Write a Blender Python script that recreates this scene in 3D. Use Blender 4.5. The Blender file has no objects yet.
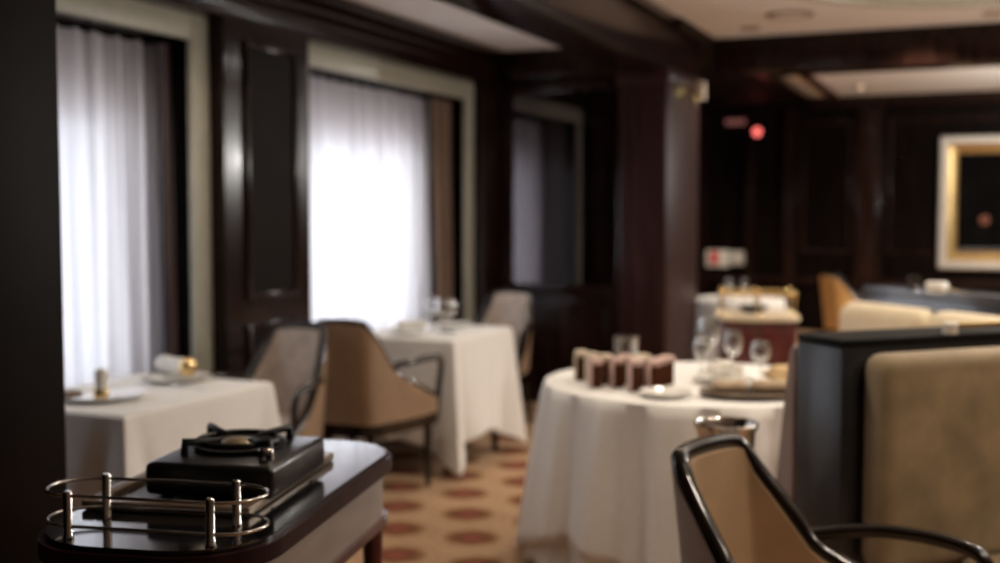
import bpy, bmesh, math, random
from mathutils import Vector, Matrix
random.seed(7)
C = bpy.context.scene
COL = C.collection
R = math.radians
PI = math.pi

# ---------------------------------------------------------------- materials
def new_mat(name):
    m = bpy.data.materials.new(name); m.use_nodes = True
    nt = m.node_tree
    return m, nt, nt.nodes['Principled BSDF']

def setp(b, **k):
    for a, v in k.items():
        b.inputs[a.replace('_', ' ')].default_value = v

def rgb(r, g, b):           # sRGB 0-255 -> linear
    f = lambda c: (c/255/12.92) if c/255 <= .04045 else ((c/255+.055)/1.055)**2.4
    return (f(r), f(g), f(b), 1)

def mat(name, col, rough=.5, metal=0, spec=.5, coat=0, var=0, scale=8, stretch=(1,1,1), bump=0, bscale=60, sheen=0):
    m, nt, b = new_mat(name)
    setp(b, Base_Color=col, Roughness=rough, Metallic=metal)
    b.inputs['Specular IOR Level'].default_value = spec
    b.inputs['Coat Weight'].default_value = coat
    b.inputs['Coat Roughness'].default_value = .08
    if sheen:
        b.inputs['Sheen Weight'].default_value = sheen
        b.inputs['Sheen Roughness'].default_value = .5
    tc = nt.nodes.new('ShaderNodeTexCoord')
    if var:
        mp = nt.nodes.new('ShaderNodeMapping'); mp.inputs['Scale'].default_value = stretch
        nz = nt.nodes.new('ShaderNodeTexNoise'); nz.inputs['Scale'].default_value = scale; nz.inputs['Detail'].default_value = 5
        rp = nt.nodes.new('ShaderNodeValToRGB')
        lo = tuple(max(0, c*(1-var)) for c in col[:3]) + (1,)
        hi = tuple(min(1, c*(1+var)) for c in col[:3]) + (1,)
        rp.color_ramp.elements[0].color = lo; rp.color_ramp.elements[0].position = .3
        rp.color_ramp.elements[1].color = hi; rp.color_ramp.elements[1].position = .7
        L = nt.links.new
        L(tc.outputs['Object'], mp.inputs['Vector']); L(mp.outputs['Vector'], nz.inputs['Vector'])
        L(nz.outputs['Fac'], rp.inputs['Fac']); L(rp.outputs['Color'], b.inputs['Base Color'])
    if bump:
        n2 = nt.nodes.new('ShaderNodeTexNoise'); n2.inputs['Scale'].default_value = bscale; n2.inputs['Detail'].default_value = 3
        bp = nt.nodes.new('ShaderNodeBump'); bp.inputs['Strength'].default_value = bump; bp.inputs['Distance'].default_value = .01
        nt.links.new(tc.outputs['Object'], n2.inputs['Vector']); nt.links.new(n2.outputs['Fac'], bp.inputs['Height'])
        nt.links.new(bp.outputs['Normal'], b.inputs['Normal'])
    return m

def emis(name, col, strength):
    m, nt, b = new_mat(name)
    setp(b, Base_Color=(.02, .02, .02, 1), Roughness=.4)
    b.inputs['Emission Color'].default_value = col
    b.inputs['Emission Strength'].default_value = strength
    return m

M = {}
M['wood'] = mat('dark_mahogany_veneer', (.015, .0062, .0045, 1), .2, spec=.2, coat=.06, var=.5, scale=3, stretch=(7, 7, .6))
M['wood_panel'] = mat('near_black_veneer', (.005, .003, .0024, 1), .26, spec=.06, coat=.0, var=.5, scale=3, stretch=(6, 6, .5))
M['wood_red'] = mat('red_mahogany', (.075, .012, .008, 1), .28, coat=.4, var=.4, scale=4, stretch=(8, 8, .8))
M['wood_chair'] = mat('dark_lacquered_walnut', (.009, .005, .0035, 1), .14, spec=.4, coat=.3, var=.4, scale=6, stretch=(3, 3, 1))
M['black_wood'] = mat('black_lacquer', (.02, .0195, .02, 1), .34, spec=.5, coat=.15, var=.3, scale=4)
M['black_gloss'] = mat('polished_black_top', (.01, .0095, .012, 1), .1, coat=.8, var=.3, scale=5)
M['cap_black'] = mat('matt_black_cap', (.008, .0075, .0075, 1), .6, spec=.12, var=.2, scale=5)
M['gloss_window_sheen'] = mat('dark_lacquer_window_sheen', (.045, .05, .065, 1), .18, coat=.5, var=.15, scale=4)  # blue-grey base carries the window light reflected by the dark ledge
M['cream_trim'] = mat('cream_lacquer', (.41, .395, .315, 1), .38, var=.08, scale=14)
M['ceil'] = mat('ceiling_paint', (.70, .67, .63, 1), .8, var=.03, scale=3)
M['cloth'] = mat('white_damask_linen', (.80, .785, .755, 1), .85, var=.03, scale=60, bump=.08, bscale=250, sheen=.1)
M['napkin'] = mat('white_napkin_linen', (.82, .79, .73, 1), .9, var=.04, scale=30, bump=.2, bscale=90)
M['napkin_tan'] = mat('beige_napkin_linen', (.5, .38, .26, 1), .9, var=.06, scale=30, bump=.2, bscale=90)
M['china'] = mat('white_china', (.8, .78, .74, 1), .12, coat=.4, var=.02, scale=5)
M['tan'] = mat('tan_leather', (.275, .178, .108, 1), .48, var=.12, scale=10, bump=.05, bscale=160)
M['tan_light'] = mat('light_tan_leather', (.44, .30, .18, 1), .48, var=.08, scale=10, bump=.05, bscale=160)
M['amber'] = mat('tan_leather_warm_lit', (.60, .33, .11, 1), .42, var=.12, scale=10, bump=.05, bscale=160)  # tan leather with the warm light on it put into the colour
M['velvet'] = mat('grey_beige_velvet', (.42, .345, .29, 1), .75, var=.14, scale=16, bump=.08, bscale=80, sheen=.35)
M['velvet_olive'] = mat('mottled_fawn_velvet', (.30, .22, .12, 1), .75, var=.3, scale=7, bump=.1, bscale=40, sheen=.3)
M['velvet_rose'] = mat('dusty_rose_velvet', (.33, .235, .205, 1), .75, var=.12, scale=9, bump=.1, bscale=60, sheen=.4)
M['cushion'] = mat('cream_upholstery', (.62, .51, .34, 1), .7, var=.06, scale=10, bump=.05, bscale=120, sheen=.2)
M['chrome'] = mat('polished_steel', (.72, .70, .67, 1), .16, 1, var=.05, scale=20)
M['brass'] = mat('polished_brass', (.72, .52, .25, 1), .22, 1, var=.1, scale=12)
M['bronze'] = mat('bronzed_edge', (.27, .2, .14, 1), .35, .35, var=.1, scale=12)
M['gilt'] = mat('gilt_frame', (.48, .33, .14, 1), .36, .85, var=.25, scale=22, bump=.2, bscale=50)
M['silver_leaf'] = mat('silver_leaf', (.66, .62, .55, 1), .35, .7, var=.12, scale=24, bump=.15, bscale=50)
M['iron'] = mat('black_cast_iron', (.008, .008, .009, 1), .42, .2, var=.3, scale=30, bump=.1, bscale=90)
M['stove_black'] = mat('black_enamel', (.008, .008, .009, 1), .32, .0, coat=.15, var=.3, scale=8)
M['tin'] = mat('warm_burner_metal', (.5, .4, .26, 1), .4, .8, var=.2, scale=30)
M['sponge'] = mat('chocolate_sponge', (.06, .02, .008, 1), .9, spec=.1, var=.4, scale=45, bump=.4, bscale=120)
M['icing_lit_side'] = mat('pink_icing_lit_side', (.62, .43, .38, 1), .6, var=.2, scale=25, bump=.1, bscale=60)
M['icing_lit_side_cream'] = mat('cream_icing_lit_side', (.66, .55, .42, 1), .6, var=.15, scale=25, bump=.1, bscale=60)
M['bread'] = mat('pale_bread_crust', (.6, .42, .22, 1), .75, var=.25, scale=12, bump=.3, bscale=40)
M['tray_dark'] = mat('dark_serving_tray', (.03, .022, .016, 1), .22, .4, var=.2, scale=10)
M['canvas'] = mat('dark_canvas', (.003, .0025, .0025, 1), .9, spec=.05, var=.5, scale=4)
M['canvas_mark'] = mat('russet_paint', (.16, .045, .02, 1), .6, var=.5, scale=20)
M['canvas_pale'] = mat('grey_paint', (.08, .08, .08, 1), .6, var=.4, scale=14)
M['white_plastic'] = mat('white_plastic', (.6, .58, .53, 1), .4, var=.03, scale=6)
M['red_plastic'] = mat('red_plastic', (.6, .03, .025, 1), .4, var=.05, scale=6)
M['soffit'] = mat('matt_dark_veneer', (.009, .005, .004, 1), .5, spec=.06, var=.3, scale=4)
M['wood_soft'] = mat('satin_mahogany', (.03, .0115, .0105, 1), .42, spec=.12, var=.4, scale=3, stretch=(7, 7, .6))
M['apron'] = mat('satin_veneer_with_sheen', (.30, .25, .22, 1), .35, coat=.3, var=.15, scale=5, stretch=(1, 1, 4))  # lighter grey base carries the sheen reflected along the trolley side
M['wall_plain'] = mat('outer_wall_render', (.5, .42, .38, 1), .8, var=.08, scale=5)
M['rubber'] = mat('black_rubber', (.012, .012, .012, 1), .6, var=.2, scale=20)
M['wax'] = mat('pale_ceramic', (.7, .65, .58, 1), .4, var=.04, scale=10)
M['red_led'] = emis('red_lamp_glow', (1, .16, .14, 1), 1.5)
M['sign_dim'] = emis('dim_pink_sign_glow', (.9, .3, .27, 1), .14)
M['lamp_on'] = emis('warm_lamp_glow', (1, .72, .42, 1), 9)
M['drape_brown'] = mat('brown_drape', (.20, .125, .085, 1), .85, var=.15, scale=20, stretch=(1, 1, .1), sheen=.2)
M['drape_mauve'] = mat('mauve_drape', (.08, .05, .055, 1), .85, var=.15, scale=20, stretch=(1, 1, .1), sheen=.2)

def mat_glass(name, tint=(1, 1, 1), gloss=.1, rough=.02):
    m, nt, b = new_mat(name)
    nt.nodes.remove(b)
    out = nt.nodes['Material Output']
    tr = nt.nodes.new('ShaderNodeBsdfTransparent'); tr.inputs['Color'].default_value = tint + (1,)
    gl = nt.nodes.new('ShaderNodeBsdfGlossy'); gl.inputs['Roughness'].default_value = rough
    lw = nt.nodes.new('ShaderNodeLayerWeight'); lw.inputs['Blend'].default_value = .35
    mr = nt.nodes.new('ShaderNodeMapRange'); mr.inputs['To Min'].default_value = gloss*.5; mr.inputs['To Max'].default_value = min(1, gloss*5)
    mx = nt.nodes.new('ShaderNodeMixShader')
    L = nt.links.new
    L(lw.outputs['Facing'], mr.inputs['Value']); L(mr.outputs['Result'], mx.inputs['Fac'])
    L(tr.outputs[0], mx.inputs[1]); L(gl.outputs[0], mx.inputs[2]); L(mx.outputs[0], out.inputs['Surface'])
    return m
M['pane'] = mat_glass('window_glass', (.95, .97, .97), .04)
M['smoked'] = mat_glass('smoked_glass', (.42, .40, .41), .012)
M['glass'] = mat_glass('drinking_glass', (.93, .93, .92), .22, .03)

def mat_sheer():
    m, nt, b = new_mat('sheer_voile')
    nt.nodes.remove(b)
    out = nt.nodes['Material Output']
    d = nt.nodes.new('ShaderNodeBsdfDiffuse'); d.inputs['Color'].default_value = (.74, .71, .74, 1)
    t = nt.nodes.new('ShaderNodeBsdfTranslucent'); t.inputs['Color'].default_value = (.80, .76, .79, 1)
    p = nt.nodes.new('ShaderNodeBsdfTransparent')
    m1 = nt.nodes.new('ShaderNodeMixShader'); m1.inputs['Fac'].default_value = .6
    m2 = nt.nodes.new('ShaderNodeMixShader'); m2.inputs['Fac'].default_value = .16
    wv = nt.nodes.new('ShaderNodeTexNoise'); wv.inputs['Scale'].default_value = 60
    L = nt.links.new
    tc = nt.nodes.new('ShaderNodeTexCoord'); L(tc.outputs['Object'], wv.inputs['Vector'])
    mr = nt.nodes.new('ShaderNodeMapRange'); mr.inputs['To Min'].default_value = .12; mr.inputs['To Max'].default_value = .22
    L(wv.outputs['Fac'], mr.inputs['Value']); L(mr.outputs['Result'], m2.inputs['Fac'])
    L(d.outputs[0], m1.inputs[1]); L(t.outputs[0], m1.inputs[2])
    L(m1.outputs[0], m2.inputs[1]); L(p.outputs[0], m2.inputs[2]); L(m2.outputs[0], out.inputs['Surface'])
    return m
M['sheer'] = mat_sheer()

def mat_carpet():
    m, nt, b = new_mat('patterned_carpet')
    setp(b, Roughness=.95)
    b.inputs['Specular IOR Level'].default_value = .1
    N = nt.nodes.new; L = nt.links.new
    tc = N('ShaderNodeTexCoord'); sp = N('ShaderNodeSeparateXYZ'); L(tc.outputs['Object'], sp.inputs[0])
    def mth(op, a, bb=None, c=None):
        n = N('ShaderNodeMath'); n.operation = op
        for i, v in enumerate((a, bb, c)):
            if v is None: continue
            if isinstance(v, (int, float)): n.inputs[i].default_value = v
            else: L(v, n.inputs[i])
        return n.outputs[0]
    px = mth('DIVIDE', mth('ADD', sp.outputs[0], 2.09), .37)
    py = mth('DIVIDE', mth('SUBTRACT', sp.outputs[1], 4.58), .36)
    py5 = mth('ADD', py, .5)
    row = mth('FLOOR', py5)
    odd = mth('FLOORED_MODULO', row, 2)
    fx = mth('SUBTRACT', mth('FRACT', mth('ADD', mth('ADD', px, mth('MULTIPLY', odd, .5)), .5)), .5)
    fy = mth('SUBTRACT', mth('FRACT', py5), .5)
    ax, ay = mth('ABSOLUTE', fx), mth('ABSOLUTE', fy)
    oct_ = mth('MAXIMUM', mth('MAXIMUM', ax, ay), mth('MULTIPLY', mth('ADD', ax, ay), .72))
    nz = N('ShaderNodeTexNoise'); nz.inputs['Scale'].default_value = 22; L(tc.outputs['Object'], nz.inputs['Vector'])
    od = mth('ADD', oct_, mth('MULTIPLY', mth('SUBTRACT', nz.outputs['Fac'], .5), .05))
    rp = N('ShaderNodeValToRGB'); cr = rp.color_ramp; cr.interpolation = 'LINEAR'
    stops = [(0, (.27, .085, .065)), (.10, (.24, .07, .05)), (.17, (.15, .062, .035)), (.29, (.24, .12, .06)), (.36, (.38, .24, .135)),
             (.42, (.45, .315, .195)), (.46, (.37, .20, .14)), (.5, (.43, .29, .175))]
    while len(cr.elements) < len(stops): cr.elements.new(.5)
    for e, (p, c) in zip(cr.elements, stops): e.position = p; e.color = c + (1,)
    L(od, rp.inputs['Fac']); L(rp.outputs['Color'], b.inputs['Base Color'])
    n2 = N('ShaderNodeTexNoise'); n2.inputs['Scale'].default_value = 300; L(tc.outputs['Object'], n2.inputs['Vector'])
    bp = N('ShaderNodeBump'); bp.inputs['Strength'].default_value = .3; bp.inputs['Distance'].default_value = .005
    L(n2.outputs['Fac'], bp.inputs['Height']); L(bp.outputs['Normal'], b.inputs['Normal'])
    return m
M['carpet'] = mat_carpet()

# ---------------------------------------------------------------- mesh helpers
class MB:
    def __init__(s): s.bm = bmesh.new()
    def box(s, x0, x1, y0, y1, z0, z1, bev=0, seg=2, mtx=None):
        bm = s.bm
        r = bmesh.ops.create_cube(bm, size=1)
        vs = r['verts']
        for v in vs:
            v.co = Vector(((x0+x1)/2 + v.co.x*(x1-x0), (y0+y1)/2 + v.co.y*(y1-y0), (z0+z1)/2 + v.co.z*(z1-z0)))
        if mtx is not None:
            for v in vs: v.co = mtx @ v.co
        if bev:
            es = {e for v in vs for e in v.link_edges}
            bmesh.ops.bevel(bm, geom=list(es), offset=bev, segments=seg, affect='EDGES', profile=.5)
        return s
    def tube(s, pts, r, n=10, closed=False, flat=1.0):
        bm = s.bm; pts = [Vector(p) for p in pts]; rings = []; m = len(pts)
        up0 = Vector((0, 0, 1))
        for i, p in enumerate(pts):
            a = pts[(i-1) % m] if (closed or i > 0) else p
            b = pts[(i+1) % m] if (closed or i < m-1) else p
            t = (b-a).normalized()
            u = t.cross(up0)
            if u.length < .05: u = t.cross(Vector((1, 0, 0)) if not rings else Vector((1, 0, 0)))
            u.normalize(); w = u.cross(t).normalized()
            if rings and u.dot(s._lu) < 0: u, w = -u, -w
            s._lu = u
            rr = r[i] if isinstance(r, (list, tuple)) else r
            rings.append([bm.verts.new(p + u*math.cos(k*2*PI/n)*rr + w*math.sin(k*2*PI/n)*rr*flat) for k in range(n)])
        for i in range(m if closed else m-1):
            A, B = rings[i], rings[(i+1) % m]
            for k in range(n):
                bm.faces.new((A[k], A[(k+1) % n], B[(k+1) % n], B[k]))
        if not closed:
            bm.faces.new(rings[0][::-1]); bm.faces.new(rings[-1])
        return s
    def lathe(s, prof, c=(0, 0, 0), n=24, sx=1, sy=1):
        bm = s.bm; c = Vector(c); rings = []
        for r, z in prof:
            if r < 1e-5: rings.append([bm.verts.new(c + Vector((0, 0, z)))])
            else: rings.append([bm.verts.new(c + Vector((r*sx*math.cos(k*2*PI/n), r*sy*math.sin(k*2*PI/n), z))) for k in range(n)])
        for A, B in zip(rings, rings[1:]):
            for k in range(n):
                k2 = (k+1) % n
                if len(A) == 1 and len(B) == 1: continue
                if len(A) == 1: bm.faces.new((A[0], B[k2], B[k]))
                elif len(B) == 1: bm.faces.new((A[k], A[k2], B[0]))
                else: bm.faces.new((A[k], A[k2], B[k2], B[k]))
        return s
    def poly(s, pts, z0, z1, bev=0, seg=2):
        bm = s.bm
        a = [bm.verts.new((x, y, z0)) for x, y in pts]; b = [bm.verts.new((x, y, z1)) for x, y in pts]
        n = len(pts)
        fb = bm.faces.new(a[::-1]); ft = bm.faces.new(b)
        for i in range(n): bm.faces.new((a[i], a[(i+1) % n], b[(i+1) % n], b[i]))
        if bev:
            bmesh.ops.bevel(bm, geom=list(fb.edges)+list(ft.edges), offset=bev, segments=seg, affect='EDGES', profile=.5)
        return s
    def grid(s, rows, closed=False):
        bm = s.bm
        V = [[bm.verts.new(p) for p in r] for r in rows]
        for A, B in zip(V, V[1:]):
            n = len(A)
            for k in range(n if closed else n-1):
                bm.faces.new((A[k], A[(k+1) % n], B[(k+1) % n], B[k]))
        return V
    def build(s, name, m, parent=None, loc=None, rz=0, smooth=True, ang=38, solid=0):
        bm = s.bm
        bmesh.ops.recalc_face_normals(bm, faces=bm.faces)
        me = bpy.data.meshes.new(name); bm.to_mesh(me); bm.free()
        if smooth:
            for p in me.polygons: p.use_smooth = True
            me.set_sharp_from_angle(angle=R(ang))
        me.materials.append(m)
        o = bpy.data.objects.new(name, me); COL.objects.link(o)
        if loc is not None: o.location = loc
        o.rotation_euler.z = rz
        if parent is not None: o.parent = parent
        if solid:
            md = o.modifiers.new('thickness', 'SOLIDIFY'); md.thickness = solid; md.offset = 0
        return o

def tag(o, label, cat, group=None, kind=None):
    o['label'] = label; o['category'] = cat
    if group: o['group'] = group
    if kind: o['kind'] = kind
    return o
def thing(name, label, cat, loc=(0, 0, 0), rz=0, group=None):
    o = bpy.data.objects.new(name, None); COL.objects.link(o)
    o.location = loc; o.rotation_euler.z = rz; o.empty_display_size = .1
    return tag(o, label, cat, group)
def struct(o, label=None, cat=None):
    o['kind'] = 'structure'
    if label: o['label'] = label
    if cat: o['category'] = cat
    return o
def copy_tree(o, parent=None):
    c = o.copy(); COL.objects.link(c)
    if parent is not None: c.parent = parent
    for ch in list(o.children): copy_tree(ch, c)
    return c
def rrect(hx, hy, r, n=8, cx=0, cy=0):
    P = []
    for qx, qy, a0 in ((1, 1, 0), (-1, 1, 90), (-1, -1, 180), (1, -1, 270)):
        for k in range(n+1):
            a = R(a0+90*k/n); P.append((cx+qx*(hx-r)+r*math.cos(a), cy+qy*(hy-r)+r*math.sin(a)))
    return P

# ---------------------------------------------------------------- room shell
XW = -3.45           # face of the window wall piers
YP = 8.10            # glazed screen
YF = 14.40           # far wall
XR, YB = 4.6, -2.4
WIN = [(2.28, 4.66), (5.42, 7.79), (8.30, 10.25)]
WZ0, WZ1 = .45, 2.39

b = MB(); b.box(-4.1, XR, YB, YF, -.1, 0); f = struct(b.build('floor', M['carpet'], smooth=False), 'patterned carpet floor of golden tan with russet octagons', 'floor')

# window wall: piers, spandrels and heads around three deep reveals
b = MB()
ys = [YB] + [v for w in WIN for v in w] + [YF]
for i in range(0, len(ys), 2):
    b.box(-4.0, XW, ys[i], ys[i+1], 0, 2.9)
for y0, y1 in WIN:
    b.box(-4.0, XW, y0, y1, 0, WZ0); b.box(-4.0, XW, y0, y1, WZ1, 2.9)
struct(b.build('wall_left', M['wood'], smooth=False), 'dark mahogany wall holding the curtained windows', 'wall')

def wall_panel(mb, axis, c, u0, u1, z0, z1, w=.035, d=.022, sgn=1):
    """moulding rectangle: axis 'x' = panel on a wall facing x (u = y), 'y' = on a wall facing y (u = x)"""
    for a0, a1, b0, b1 in ((u0, u0+w, z0, z1), (u1-w, u1, z0, z1), (u0+w, u1-w, z0, z0+w), (u0+w, u1-w, z1-w, z1)):
        lo, hi = (c, c+d) if sgn > 0 else (c-d, c)
        if axis == 'x': mb.box(lo, hi, a0, a1, b0, b1, .008, 2)
        else: mb.box(a0, a1, lo, hi, b0, b1, .008, 2)

b = MB()
wall_panel(b, 'x', XW, 4.82, 5.29, 1.0, 2.3)
wall_panel(b, 'x', XW, 4.82, 5.29, .2, .88)
wall_panel(b, 'x', XW, 1.0, 2.1, 1.0, 2.3)
for y0, y1 in WIN: wall_panel(b, 'x', XW, y0+.15, y1-.15, .1, .38, .03, .018)
struct(b.build('trim_1', M['wood']), 'raised panel mouldings on the window piers', 'moulding')
b = MB(); b.box(XW, XW+.006, 4.855, 5.255, 1.035, 2.265); b.box(XW, XW+.006, 4.855, 5.255, .235, .845)
struct(b.build('trim_2', M['soffit'], smooth=False), 'glossy black infill panel between the two windows', 'panel')
b = MB()
b.box(XW, XW+.03, YB, 2.27, 0, .14, .006); b.box(XW, XW+.03, 4.67, 5.41, 0, .14, .006)
struct(b.build('baseboard_left', M['wood']), 'dark baseboard of the window wall', 'baseboard')

# cornice of the window bay
b = MB()
b.box(XW, XW+.05, YB, YP, 2.43, 2.50, .008); b.box(XW, XW+.085, YB, YP, 2.50, 2.56, .012); b.box(XW, XW+.12, YB, YP, 2.56, 2.64, .012)
b.box(XW+.12, -2.45, 7.90, YP, 2.43, 2.64, .008)
struct(b.build('trim_3', M['wood']), 'stepped dark cornice above the windows', 'cornice')
b = MB(); b.box(XW, -2.44, YB, YP, 2.63, 2.75)
struct(b.build('ceiling_bay', M['ceil'], smooth=False), 'narrow white ceiling strip along the windows', 'ceiling')
b = MB(); b.box(-2.1, XR, YB, 9.25, 2.83, 2.95); struct(b.build('ceiling', M['ceil'], smooth=False), 'pale ceiling over the middle of the room', 'ceiling')
b = MB(); b.box(-2.06, XR, 9.6, YF, 2.83, 2.95); struct(b.build('ceiling_far', M['ceil'], smooth=False), 'pale ceiling bay beyond the cross beam', 'ceiling')
b = MB(); b.box(XW, -2.06, YP, YF, 2.75, 2.95); struct(b.build('ceiling_soffit', M['soffit'], smooth=False), 'low dark soffit beyond the pillar', 'ceiling')
# beams
b = MB(); b.box(-2.45, -2.10, YB, 8.86, 2.45, 2.95, .012)
b.box(-2.10, -2.075, YB, 9.25, 2.77, 2.83, .006); b.box(-2.475, -2.45, YB, 7.9, 2.57, 2.63, .006)
b.box(-2.42, -2.13, YB, 7.88, 2.438, 2.452, .004)
struct(b.build('beam_long', M['wood']), 'long dark ceiling beam running to the pillar', 'beam')
b = MB(); b.box(-2.08, XR, 9.25, 9.6, 2.55, 2.95, .012); b.box(-2.08, XR, 9.225, 9.25, 2.74, 2.80, .008); b.box(-2.08, XR, 9.215, 9.25, 2.80, 2.83, .006)
struct(b.build('beam_cross', M['wood']), 'dark cross beam over the room', 'beam')
b = MB(); b.box(-2.06, XR, 14.28, YF, 2.70, 2.84, .01); b.box(-2.06, -1.96, 9.6, YF, 2.74, 2.84, .01)
struct(b.build('trim_4', M['wood']), 'dark cornice of the far bay', 'cornice')
b = MB(); b.box(-1.80, -1.68, 9.7, 14.2, 2.80, 2.832, .006)
struct(b.build('trim_5', M['wood_red']), 'thin brown strip on the far ceiling', 'moulding')
# pillar at the end of the long beam
b = MB(); b.box(-2.449, -2.101, 7.901, 8.859, 0, 2.76, .012)
b.box(-2.47, -2.08, 7.88, 8.88, 0, .18, .008); b.box(-2.47, -2.08, 7.88, 8.88, 2.36, 2.44, .01)
wall_panel(b, 'y', 7.90, -2.40, -2.15, .35, 2.25, .03, .014, -1)
struct(b.build('pillar_far', M['wood_soft']), 'dark wooden pillar at the end of the beam', 'pillar')
b = MB(); b.box(-2.45, -2.10, 1.78, 2.18, 0, 2.46, .006)
b.box(-2.46, -2.09, 1.77, 2.19, 0, .16, .006)
struct(b.build('pillar_near', M['soffit']), 'near-black pillar at the left edge beside the trolley', 'pillar')
# glazed screen beside the pillar
b = MB()
b.box(XW, -3.39, YP, YP+.12, 0, 2.76, .006); b.box(-2.53, -2.45, YP, YP+.12, 0, 2.76, .006)
b.box(-3.39, -2.53, YP, YP+.12, 2.33, 2.76, .006); b.box(-3.39, -2.53, YP, YP+.12, .82, .90, .006); b.box(-3.39, -2.53, YP+.02, YP+.1, 0, .82)
wall_panel(b, 'y', YP+.02, -3.33, -2.59, .12, .74, .03, .015, -1)
b.box(XW, -2.45, YP-.03, YP, 2.36, 2.42, .008); b.box(-3.39, -2.53, YP-.025, YP, .86, .89, .006)
scr = struct(b.build('partition', M['wood']), 'dark panelled screen with a smoked glass light', 'screen')
b = MB(); b.box(-3.39, -2.53, YP+.055, YP+.065, .90, 2.33)
struct(b.build('pane', M['smoked'], scr, smooth=False))

# far wall with pilasters and panels
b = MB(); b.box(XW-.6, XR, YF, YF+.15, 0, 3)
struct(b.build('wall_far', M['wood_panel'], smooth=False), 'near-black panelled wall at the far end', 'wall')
b = MB()
for x0, x1 in ((-3.42, -3.30), (-2.80, -2.72), (-2.34, -2.20), (-1.50, -1.20), (1.2, 1.5)):
    b.box(x0, x1, YF-.05, YF, 0, 2.7, .01)
    b.box(x0, x0+.025, YF-.075, YF-.05, .2, 2.6, .006); b.box(x1-.025, x1, YF-.075, YF-.05, .2, 2.6, .006)
for u0, u1 in ((-2.14, -1.56), (-1.14, 1.14)): wall_panel(b, 'y', YF, u0, u1, .95, 2.55, .04, .025, -1)
b.box(XW, XR, YF-.06, YF, .58, .66, .01)
struct(b.build('trim_6', M['wood']), 'pilasters and mouldings of the far wall', 'moulding')
b = MB(); b.box(XR, XR+.1, YB, YF, 0, 3); struct(b.build('wall_right', M['wood'], smooth=False), 'dark wall on the right side', 'wall')
b = MB(); b.box(-4.0, XR, YB-.1, YB, 0, 3); struct(b.build('wall_near', M['wood'], smooth=False), 'dark wall behind the viewpoint', 'wall')

# ---------------------------------------------------------------- windows
def window(n, y0, y1, label, oy0, oy1, oz1=1.92):
    """cream casing set back in the reveal, outer wall with a glazed opening further out"""
    w = struct(bpy.data.objects.new('window_%d' % n, None), label, 'window'); COL.objects.link(w); w.location = (XW, y0, 0)
    ox, oy = XW, y0
    X0, X1 = -3.56, -3.53
    t = .14; tz = .125
    b = MB()
    for a in ((y0, y0+t, WZ0, WZ1), (y1-t, y1, WZ0, WZ1), (y0+t, y1-t, WZ1-tz, WZ1), (y0+t, y1-t, WZ0, WZ0+.09)):
        b.box(X0-ox, X1-ox, a[0]-oy, a[1]-oy, a[2], a[3], .008)
    c = b.build('casing', M['cream_trim'], w); c['label'] = 'cream window casing'
    b = MB()
    for a in ((y0+t-.03, y0+t, WZ0+.09, WZ1-tz), (y1-t, y1-t+.03, WZ0+.09, WZ1-tz)):
        b.box(-3.9-ox, X0-ox, a[0]-oy, a[1]-oy, a[2], a[3])
    b.box(-3.9-ox, X0-ox, y0+t-oy, y1-t-oy, WZ1-tz, WZ1-tz+.02); b.box(-3.9-ox, X0-ox, y0+t-oy, y1-t-oy, WZ0+.06, WZ0+.09)
    b.build('reveal', M['wood_panel'], w, smooth=False)
    b = MB()
    b.box(-3.98-ox, -3.9-ox, y0-oy, oy0-oy, WZ0, WZ1); b.box(-3.98-ox, -3.9-ox, oy1-oy, y1-oy, WZ0, WZ1)
    b.box(-3.98-ox, -3.9-ox, oy0-oy, oy1-oy, oz1, WZ1); b.box(-3.98-ox, -3.9-ox, oy0-oy, oy1-oy, WZ0, .55)
    b.build('outer_lining', M['wall_plain'], w, smooth=False)
    b = MB(); s = .05
    b.box(-3.97-ox, -3.92-ox, oy0-oy, oy0+s-oy, .55, oz1); b.box(-3.97-ox, -3.92-ox, oy1-s-oy, oy1-oy, .55, oz1)
    b.box(-3.97-ox, -3.92-ox, oy0+s-oy, oy1-s-oy, oz1-s, oz1); b.box(-3.97-ox, -3.92-ox, oy0+s-oy, oy1-s-oy, .55, .55+s)
    ym = (oy0+oy1)/2; b.box(-3.97-ox, -3.92-ox, ym-.025-oy, ym+.025-oy, .6, oz1-s)
    sa = b.build('sash', M['white_plastic'], w)
    b = MB(); b.box(-3.95-ox, -3.944-ox, oy0+s-oy, oy1-s-oy, .6, oz1-s); b.build('pane', M['pane'], sa, smooth=False)
    return w
window(1, *WIN[0], 'first cream-cased window beside the dark pillar', 2.55, 4.40)
window(2, *WIN[1], 'second cream-cased window behind the round-cornered trolley, brightest of all', 5.68, 7.30)
window(3, *WIN[2], 'dim window seen through the smoked glass screen', 8.60, 9.55)

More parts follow.
